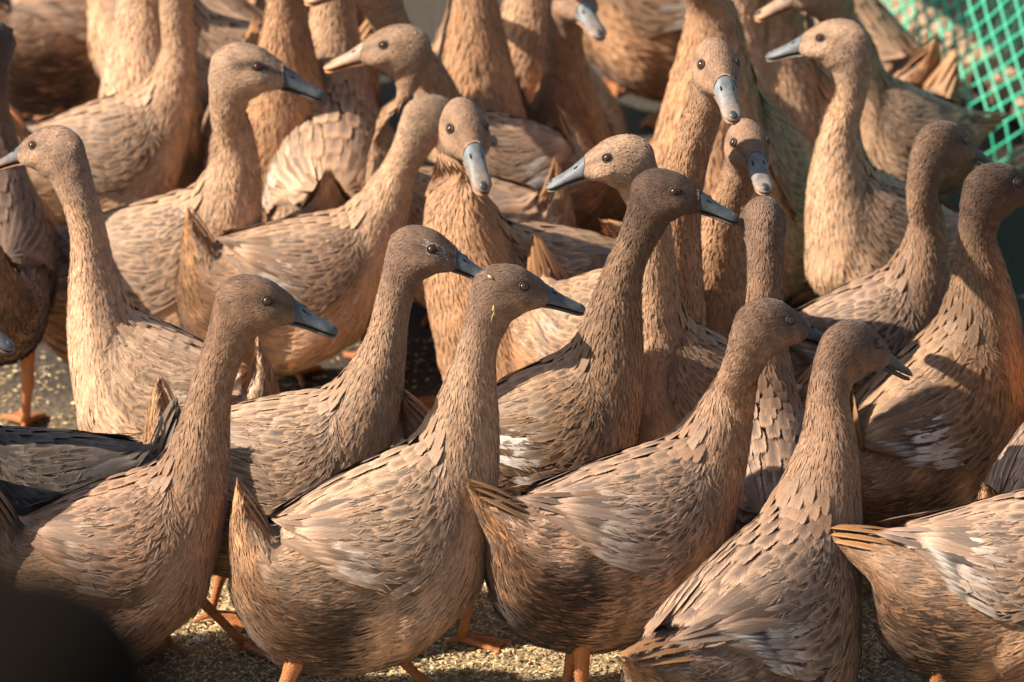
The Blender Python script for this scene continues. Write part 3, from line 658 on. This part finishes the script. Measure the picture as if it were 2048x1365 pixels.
def rope_material():
    m, nd, lk, b = new_mat("coir_rope", .9, .15)
    tc = nd.new("ShaderNodeTexCoord"); ns = nd.new("ShaderNodeTexNoise"); ns.inputs["Scale"].default_value = 130; ns.inputs["Detail"].default_value = 5; lk.new(tc.outputs["Object"], ns.inputs["Vector"])
    lk.new(mix_node(nd, lk, ns.outputs[0], (.17, .115, .075), (.50, .37, .26)), b.inputs["Base Color"])
    bp = nd.new("ShaderNodeBump"); bp.inputs["Strength"].default_value = .9; bp.inputs["Distance"].default_value = .004; lk.new(ns.outputs[0], bp.inputs["Height"]); lk.new(bp.outputs[0], b.inputs["Normal"])
    return m
M_ROPE = rope_material()
rp = bpy.data.objects.new("rope", None); C.objects.link(rp); rp.location = F0 - FN * .11; rp['label'] = "thick twisted tan rope lying along the foot of the netting"; rp['category'] = 'rope'
for j in range(3):
    mb = MB(); a = np.linspace(-.6, 1.0, 170); ph = a * 2 * np.pi / .085 + j * 2.0944
    mb.tube(FD * a[:, None] + FN * (.013 * np.cos(ph) + .02 * np.sin(a * 3))[:, None] + np.array([0, 0, 1.]) * (.032 + .013 * np.sin(ph))[:, None], .0165 * (1 + .08 * np.sin(a * 90)), 9)
    link("strand", mb.mesh("strand", [M_ROPE]), rp)
def wood_material(name, c0, c1, sc=14):
    m, nd, lk, b = new_mat(name, .9, .05)
    tc = nd.new("ShaderNodeTexCoord"); mp = nd.new("ShaderNodeMapping"); mp.inputs["Scale"].default_value = (6, 6, .6); lk.new(tc.outputs["Object"], mp.inputs[0])
    ns = nd.new("ShaderNodeTexNoise"); ns.inputs["Scale"].default_value = sc; ns.inputs["Detail"].default_value = 6; lk.new(mp.outputs[0], ns.inputs["Vector"])
    lk.new(mix_node(nd, lk, ns.outputs[0], c0, c1), b.inputs["Base Color"])
    bp = nd.new("ShaderNodeBump"); bp.inputs["Strength"].default_value = .6; bp.inputs["Distance"].default_value = .003; lk.new(ns.outputs[0], bp.inputs["Height"]); lk.new(bp.outputs[0], b.inputs["Normal"])
    return m
mb = MB(); zz = np.linspace(0, .75, 12); mb.tube(np.stack([.004 * np.sin(zz * 9), .003 * np.cos(zz * 7), zz], -1), .022 + .0015 * np.sin(zz * 31), 12)
po = link("fence_pole", mb.mesh("fence_pole", [wood_material("pale_wood", (.22, .15, .10), (.48, .36, .25))]), None, label="pale wooden pole behind the netting at the top right corner", category='pole'); po.location = (.655, 1.24, 0)

# the dark post close to the photographer, far out of focus
KPX = 2048 * CAM_D / FRAME_W
def ray(px, py, d): return CAM_P + d * (np.array([0, math.cos(CAM_E), -math.sin(CAM_E)]) + np.array([1., 0, 0]) * (px - 1024) / KPX - np.array([0, math.sin(CAM_E), math.cos(CAM_E)]) * (py - 682.5) / KPX)
top = ray(10, 1150, 2.6)
mb = MB(); hgt = top[2]; zz = np.concatenate([np.linspace(0, hgt - .035, 20), hgt - .035 + .035 * np.sin(np.linspace(.2, 1.5, 7))]); rr = np.concatenate([np.full(20, .050), .050 * np.cos(np.linspace(.1, 1.45, 7))]); rr[:20] += .002 * np.sin(np.arange(20) * 2.1)
mb.tube(np.stack([0 * zz, 0 * zz, zz], -1), rr, 24)
po = link("gate_post", mb.mesh("gate_post", [wood_material("tarred_wood", (.004, .003, .0022), (.007, .0055, .004))]), None, label="blurred black round-topped post in the near bottom left corner", category='post'); po.location = (top[0], top[1], 0)

# ------------------------------------------------------------------ the ducks
PAL = dict(
 brown=dict(head=(.155,.105,.075), neck=(.225,.15,.10), breast=(.27,.175,.108), back=(.20,.14,.098), belly=(.040,.026,.018), rump=(.105,.06,.033), tail=(.28,.16,.075), streak=(.32,.19,.105), cov=(.175,.133,.106), edge=(.39,.285,.205), bill=(.085,.11,.14), billtip=(.11,.13,.15)),  # belly: dark brown, deepened to hold the shade below the wing
 rust=dict(head=(.155,.102,.07), neck=(.225,.15,.102), breast=(.245,.157,.104), back=(.20,.135,.092), belly=(.11,.062,.036), rump=(.12,.065,.035), tail=(.24,.14,.075), streak=(.30,.17,.09), cov=(.19,.130,.094), edge=(.37,.245,.165), bill=(.085,.11,.14), billtip=(.11,.13,.15)),
 dun=dict(head=(.165,.115,.086), neck=(.27,.19,.13), breast=(.36,.255,.17), back=(.25,.18,.125), belly=(.06,.04,.028), rump=(.22,.135,.075), tail=(.36,.22,.12), streak=(.38,.255,.155), cov=(.235,.175,.13), edge=(.46,.34,.24), bill=(.09,.115,.15), billtip=(.13,.145,.16)),  # belly colour darkened as painted shade under the wing
 cream=dict(head=(.24,.17,.125), neck=(.40,.275,.185), breast=(.50,.36,.25), back=(.42,.31,.215), belly=(.44,.32,.22), rump=(.30,.20,.13), tail=(.30,.19,.11), streak=(.44,.30,.19), cov=(.46,.345,.245), edge=(.56,.42,.30), bill=(.12,.14,.16), billtip=(.26,.17,.13)),
 tan=dict(head=(.31,.225,.16), neck=(.38,.265,.175), breast=(.46,.32,.21), back=(.27,.19,.13), belly=(.20,.125,.075), rump=(.18,.105,.055), tail=(.34,.20,.10), streak=(.36,.22,.125), cov=(.24,.18,.135), edge=(.44,.31,.205), bill=(.14,.165,.20), billtip=(.19,.205,.22)),
 rufous=dict(head=(.24,.165,.115), neck=(.30,.19,.115), breast=(.40,.25,.145), back=(.26,.18,.12), belly=(.24,.135,.065), rump=(.20,.11,.055), tail=(.34,.19,.09), streak=(.38,.22,.115), cov=(.23,.17,.125), edge=(.42,.29,.18), bill=(.19,.22,.25), billtip=(.30,.235,.20)),
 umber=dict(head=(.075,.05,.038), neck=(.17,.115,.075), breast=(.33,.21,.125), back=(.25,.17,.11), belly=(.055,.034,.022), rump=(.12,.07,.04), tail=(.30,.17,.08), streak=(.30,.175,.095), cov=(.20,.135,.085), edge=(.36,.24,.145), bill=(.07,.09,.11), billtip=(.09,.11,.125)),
 shaded_brown=dict(head=(.075,.055,.045), neck=(.13,.09,.065), breast=(.17,.115,.08), back=(.15,.105,.078), belly=(.13,.085,.058), rump=(.12,.075,.048), tail=(.17,.11,.07), streak=(.19,.12,.07), cov=(.125,.092,.074), edge=(.25,.18,.135), bill=(.09,.11,.13), billtip=(.12,.13,.14)),  # browns darkened: shade from beyond the left edge put into the plumage colour
 dark=dict(head=(.05,.04,.035), neck=(.08,.062,.052), breast=(.115,.085,.067), back=(.10,.077,.063), belly=(.10,.072,.055), rump=(.09,.062,.045), tail=(.12,.085,.06), streak=(.14,.095,.06), cov=(.095,.075,.064), edge=(.19,.15,.12), bill=(.09,.11,.13), billtip=(.12,.13,.14)),  # grey plumage with the shade at the left edge painted into it
 pinkbill=dict(head=(.25,.18,.125), neck=(.29,.195,.12), breast=(.40,.285,.19), back=(.27,.19,.13), belly=(.20,.125,.075), rump=(.19,.11,.06), tail=(.34,.20,.10), streak=(.36,.22,.125), cov=(.25,.185,.14), edge=(.46,.33,.22), bill=(.40,.27,.22), billtip=(.50,.30,.19)),
)
for _n, _p in PAL.items():
    for _k in _p:
        if 'bill' not in _k and _n != 'dark': _p[_k] = tuple(np.clip(np.array(_p[_k]) * (1.10, .985, .93), 0, .7))
        if 'bill' in _k: _p[_k] = tuple(np.array(_p[_k]) * (.78 if _n in ('brown', 'dun', 'umber', 'rust') else .82) * (1.02, 1., .96))
DUCKS = [
 ('duck', 'rust', 3, 0.20, 'brown duck at the front left, dark head and slate bill raised above the black post',
  [-0.3986, -0.5431, 0.1455, 0.0127, -0.0241, 1.0065, 4.7483, -0.4123, 13.1100, -0.0392, -0.0551, 0.8326, 0.0285], {}),
 ('duck', 'dun', 3, 0.50, 'dun duck mid front row with straw bits stuck on its dark head',
  [-0.1380, -0.5465, 0.1478, 0.2656, 0.0075, 0.9484, 3.6213, -0.2757, 10.7081, -0.0868, -0.0408, 1.0064, 0.0801], {'straw': 1, 'streak': 0.1, 'legs': (7.4, 4.9)}),
 ('duck', 'brown', 3, 0.30, "dark brown duck in the front row whose bill tip is behind a nearer duck's head",
  [0.0981, -0.5333, 0.1579, 0.3707, -0.1812, 0.9760, 2.0554, -3.1189, 8.5271, 0.0992, -0.1308, 0.9307, -0.4825], {'contrast': 1.6, 'streak': 0.15, 'legs': (6.9, 5.9)}),
 ('duck', 'brown', 3, 0.50, 'nearest duck, seen from behind, at the right of the front row',
  [0.2291, -0.6576, 0.0841, 0.9318, -0.1228, 1.0274, 3.7289, 0.3129, 8.6778, -0.2597, -0.2600, 1.0515, -0.7500], {'streak': 0.1, 'spec': 1}),
 ('duck', 'brown', 3, 0.45, 'duck cut by the right edge in front, only its folded wing and dark belly showing',
  [0.4834, -0.6209, 0.1550, -0.0723, -0.1000, 0.9892, 3.0000, 0.0000, 14.0000, 0.0000, 0.0000, 0.9054, -0.8000], {'spec': 1}),
 ('duck', 'dark', 3, 0.00, 'shade-darkened grey duck behind the front left duck, head outside the left edge',
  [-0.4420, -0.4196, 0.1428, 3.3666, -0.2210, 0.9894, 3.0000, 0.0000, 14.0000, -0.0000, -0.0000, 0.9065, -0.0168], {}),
 ('duck', 'dun', 3, 0.10, 'duck with a white-flecked eye and pale dun body behind the front row',
  [-0.2540, -0.3272, 0.1425, -0.0970, -0.1630, 0.9029, 3.9676, 0.6201, 12.7237, -0.0531, -0.0775, 0.9764, 0.0689], {'fleck': 1}),
 ('duck', 'umber', 3, 1.00, 'upright duck with the darkest ruffled neck and a white wing bar, just right of centre',
  [0.0261, -0.3054, 0.1658, 0.1155, 0.0625, 0.9142, 5.1362, -0.6451, 13.1370, -0.3078, 0.0020, 0.9328, -0.0489], {'ruff': 1.6}),
 ('duck', 'cream', 3, 0.30, 'pale cream duck on the left facing left with a tall bent neck',
  [-0.3626, -0.1136, 0.1405, 3.0132, 0.0642, 0.9344, 4.0448, -0.8967, 13.6893, -0.3799, -0.1100, 0.8492, 0.3486], {}),
 ('duck', 'brown', 2, 0.50, 'duck seen from straight behind, grey crown and no bill visible, between two front-row heads',
  [0.2576, -0.3817, 0.1362, 1.6203, 0.1118, 0.9441, 1.7455, -0.0536, 13.3331, 0.0677, -0.1544, 0.8591, -0.0578], {}),
 ('duck', 'tan', 3, 0.80, 'tan-headed duck facing left just behind the dark ruffled neck',
  [0.1904, -0.2022, 0.1609, 3.3772, 0.2177, 0.9263, 3.6014, 0.0401, 13.6549, -0.2148, -0.0793, 0.9049, 0.1115], {}),
 ('duck', 'umber', 3, 0.90, 'big brown duck at the right edge, seen from behind with scaled wing feathers',
  [0.4448, -0.1541, 0.1218, 0.4838, 0.2536, 0.9942, 1.4531, -0.1821, 7.8366, -0.0136, -0.0187, 0.9201, 0.6249], {'spec': 1}),
 ('duck', 'brown', 2, 0.30, 'brown duck facing right with its bill hidden behind the big duck at the right edge',
  [0.3656, 0.0469, 0.1290, 0.1186, 0.0408, 0.9440, 1.1125, -0.4013, 10.3545, 0.5373, -0.2138, 0.8151, 0.0034], {}),
 ('duck', 'tan', 2, 0.90, 'duck with a white folded wing facing left, in front of the netting',
  [0.4049, 0.3062, 0.1479, 3.4463, 0.1572, 0.9438, 0.1866, 0.0966, 10.5726, -0.6177, -0.0154, 0.8185, -0.0000], {}),
 ('duck', 'pinkbill', 2, 0.50, 'duck facing left at the top right, crown above the frame, tail pointing at the netting',
  [0.4397, 0.6099, 0.1765, 3.3744, 0.0789, 0.9289, 5.1184, 0.1504, 8.2834, 0.0906, 0.0182, 0.6048, -0.7486], {}),
 ('duck', 'tan', 1, 0.20, 'shaded duck breast under the bill of the top right duck',
  [0.3706, 0.6848, 0.1151, 3.6820, 0.0604, 1.0036, 2.9980, 0.0004, 14.0006, -0.0000, -0.0000, 0.9766, -0.0000], {}),
 ('duck', 'rufous', 1, 0.30, 'farthest right duck, only its raised orange tail showing before the netting',
  [0.3723, 0.8754, 0.1527, 2.3881, 0.1479, 0.9909, 3.0000, 0.0000, 14.0000, 0.0000, 0.0000, 0.9176, 0.0397], {}),
 ('duck', 'rufous', 3, 0.70, 'duck with a broad pale-blue bill turned down towards the camera near the centre',
  [0.0536, 0.1303, 0.1134, 3.7111, -0.0833, 1.0130, -1.3185, 1.3780, 6.3612, 1.2802, -0.1966, 1.1338, 0.9336], {'gape': 0.35}),
 ('duck', 'tan', 3, 0.60, 'duck stretching a dark curved neck behind the pale-blue-billed duck',
  [-0.2509, 0.2163, 0.1387, 0.1792, -0.2524, 0.9319, 4.3981, -0.1699, 7.7204, 0.1547, -0.1688, 0.8484, -0.1307], {}),
 ('duck', 'pinkbill', 2, 0.50, 'duck with a pink bill facing left in the upper middle',
  [-0.0420, 0.3236, 0.1532, 3.0970, -0.1630, 0.9579, -3.3156, 0.1226, 10.2657, -0.0341, -0.0054, 0.8195, 0.1110], {}),
 ('duck', 'tan', 2, 0.40, 'tan duck facing right with a dark line through the eye, upper left',
  [-0.3950, 0.2956, 0.1117, -0.2201, -0.0353, 1.0217, 1.2311, -2.6453, 10.4812, 0.1111, -0.0322, 0.8872, 0.0000], {'stripe': 0.75, 'darkbill': 1}),
 ('duck', 'tan', 2, 0.20, 'tall duck cut by the top edge, beside the duck with dark eye line',
  [-0.4590, 0.5297, 0.1634, 0.0531, -0.0736, 0.9575, 1.5735, -0.1865, 12.7939, 0.0009, 0.0339, 0.7725, -0.0382], {}),
 ('duck', 'shaded_brown', 2, 0.00, 'shade-darkened brown duck on the left edge turned away from the camera',
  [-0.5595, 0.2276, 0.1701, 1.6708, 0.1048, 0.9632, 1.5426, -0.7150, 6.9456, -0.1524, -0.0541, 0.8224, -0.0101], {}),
 ('duck', 'shaded_brown', 1, 0.00, 'duck outside the left edge, only its bill tip poking in',
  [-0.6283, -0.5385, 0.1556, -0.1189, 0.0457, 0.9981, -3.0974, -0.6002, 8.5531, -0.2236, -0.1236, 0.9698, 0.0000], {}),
 ('duck', 'rufous', 1, 0.30, 'brown duck in the top left corner with shaded belly and an orange tail',
  [-0.5867, 1.1631, 0.1306, 2.4880, 0.2223, 0.9834, 3.0000, 0.0000, 14.0000, 0.0000, 0.0000, 0.8798, -0.0800], {}),
 ('duck', 'rufous', 1, 0.20, 'brown-breasted duck behind the slate bill of the upper left duck',
  [-0.2666, 0.5558, 0.1630, -1.3979, -0.0310, 0.9987, 3.0229, 0.0081, 13.9054, -0.0018, 0.0008, 0.9763, 0.0045], {}),
 ('duck', 'cream', 1, 0.20, 'pale grey rounded breast at the top left behind a tall neck',
  [-0.3835, 0.6890, 0.1345, 4.2261, 0.1877, 0.9908, 3.0000, -0.0000, 14.0000, 0.0000, 0.0000, 0.9514, -0.0043], {}),
 ('duck', 'tan', 1, 0.30, 'duck at the top left of which only a pale back shows',
  [-0.2836, 0.7432, 0.1508, 3.2432, -0.0836, 0.9828, 3.0000, 0.0000, 14.0000, 0.0000, 0.0000, 0.9268, 0.0000], {}),
 ('duck', 'tan', 2, 0.40, 'duck seen from behind with its folded wings sunlit, left of the pink-billed duck',
  [-0.1985, 0.4230, 0.1505, 1.5702, 0.0051, 0.9947, 3.0000, -0.0000, 14.0000, 0.1745, 0.0000, 0.9592, 0.0051], {}),
 ('duck', 'pinkbill', 2, 0.70, 'duck with its bill at the top edge and a pale wing tip behind centre',
  [0.0017, 0.4502, 0.1854, 3.3127, -0.1044, 0.9446, 7.2804, 0.0870, 13.3221, 0.3548, 0.2067, 0.7059, 0.5655], {}),
 ('duck', 'rufous', 1, 0.20, 'smooth rufous breast facing the camera at the top edge above the centre',
  [-0.0471, 0.5927, 0.1479, -1.4432, 0.2923, 0.9858, 3.0000, 0.0000, 14.0000, -0.0000, 0.0000, 0.9448, -0.0041], {}),
 ('duck', 'tan', 1, 0.20, 'shaded duck neck and breast between two sunlit breasts at the top edge',
  [-0.0100, 0.7760, 0.1554, -1.2066, -0.0213, 0.9930, 3.0000, 0.0000, 14.0000, 0.0000, 0.0000, 0.9430, -0.0000], {}),
 ('duck', 'rufous', 2, 0.20, 'duck facing the camera at the top middle with a pale bill tipped black',
  [0.0545, 0.7766, 0.0807, -1.5320, -0.2834, 0.9743, 4.7522, 0.2655, 12.0091, 0.3602, 0.0991, 1.0260, 0.0000], {}),
 ('duck', 'rufous', 1, 0.50, 'fluffy brown duck belly on orange legs at the top, right of middle',
  [0.1683, 1.0583, 0.1553, 3.1884, 0.0204, 0.9978, 3.0000, 0.0000, 14.0000, 0.0000, 0.0000, 0.9425, -0.0000], {}),
 ('duck', 'rufous', 1, 0.20, 'slim duck neck and breast left of the grey-headed camera-facing duck',
  [0.2408, 0.4668, 0.1389, -2.0607, 0.3014, 1.0116, 7.0948, -1.0256, 11.6367, -0.0301, 0.0590, 1.0668, -0.0249], {}),
 ('duck', 'rufous', 2, 0.20, "grey-headed duck facing camera, its pale blue bill just above another's crown",
  [0.1074, -0.0597, 0.1705, -0.9331, 0.0149, 0.9807, 5.4561, 1.3097, 19.7348, -0.4270, -0.0404, 0.9440, 0.0049], {}),
 ('duck', 'rufous', 2, 0.20, 'duck facing the camera with a black-tipped pinkish bill and orange breast',
  [0.1855, 0.0504, 0.1700, -1.2846, -0.1118, 0.9445, 4.6586, 1.5748, 11.9943, -0.0637, 0.0400, 0.8689, -0.0000], {}),
 ('duck', 'cream', 1, 0.20, 'pale sunlit breast at the top edge behind the grey-headed duck',
  [0.2842, 0.7070, 0.1533, -1.8961, 0.0040, 0.9865, 3.0000, -0.0000, 14.0000, 0.0000, 0.0000, 0.8952, 0.0018], {}),
 ('duck', 'rufous', 1, 0.20, 'duck beyond the right edge, only its bill tip and orange breast showing',
  [0.6530, -0.1629, 0.1531, 3.7005, 0.0301, 0.9980, -0.8733, 0.9908, 9.6591, 0.3085, -0.0781, 0.9600, 0.0000], {}),
 ('duck', 'tan', 1, 0.40, 'duck at the very top edge, pale folded wing above the upper left ducks',
  [-0.3857, 0.9176, 0.1606, 2.6919, 0.1122, 0.9941, 3.0000, 0.0000, 14.0000, 0.0000, 0.0000, 0.9285, 0.0996], {}),
 ('duck', 'rufous', 1, 0.20, 'brown breast cut by the top edge left of the pink-billed duck',
  [-0.2478, 1.1792, 0.1520, -1.0472, -0.0000, 1.0000, 3.0000, 0.0000, 14.0000, 0.0000, 0.0000, 0.9500, 0.0000], {}),
 ('duck', 'brown', 1, 0.20, 'brown duck cut by the top edge above the fluffy belly',
  [0.1525, 1.2400, 0.1482, -1.7364, 0.0290, 0.9964, 3.0000, 0.0000, 14.0000, 0.0000, 0.0000, 0.9361, -0.0000], {}),
 ('duck', 'brown', 1, 0.20, 'duck at the top left corner edge, back only',
  [-0.4977, 1.0238, 0.1576, 0.4227, 0.0598, 0.9917, 3.0000, 0.0000, 14.0000, 0.0000, 0.0000, 0.9256, 0.0869], {}),
 ('duck', 'brown', 1, 0.50, 'wing tip with white-edged feathers poking in at the right edge',
  [0.5544, -0.4239, 0.1515, 0.9634, 0.1146, 0.9940, 3.0000, 0.0000, 14.0000, 0.0000, 0.0000, 0.9240, 0.0346], {}),
]
for i, (nm, pal, det, white, label, p, opt) in enumerate(DUCKS):
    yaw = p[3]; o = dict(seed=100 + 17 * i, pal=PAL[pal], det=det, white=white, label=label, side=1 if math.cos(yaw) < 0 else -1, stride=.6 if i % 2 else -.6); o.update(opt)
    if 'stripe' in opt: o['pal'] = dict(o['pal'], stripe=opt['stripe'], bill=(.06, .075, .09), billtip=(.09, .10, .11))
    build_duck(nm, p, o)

# ------------------------------------------------------------------ small things
M_DOWN = new_mat("white_down", .8, .2, (.60, .60, .60))[0]
rng = np.random.RandomState(5); mb = MB()
for k in range(40):
    a = rng.uniform(0, 2 * np.pi); e = rng.uniform(.1, .9); L = rng.uniform(.005, .013); d = np.array([math.cos(a) * math.cos(e), math.sin(a) * math.cos(e), math.sin(e) * .7])
    b0 = np.array([rng.normal(0, .002), rng.normal(0, .002), .002]); mb.tube([b0, b0 + d * L * .5, b0 + d * L + np.array([0, 0, -.002])], np.array([.0009, .0011, .0003]), 4)
o = link("down_feather", mb.mesh("down_feather", [M_DOWN]), None, label="tuft of white down lying on the husk-strewn ground at the front left", category='feather'); o.location = (-.322, -.335, 0)
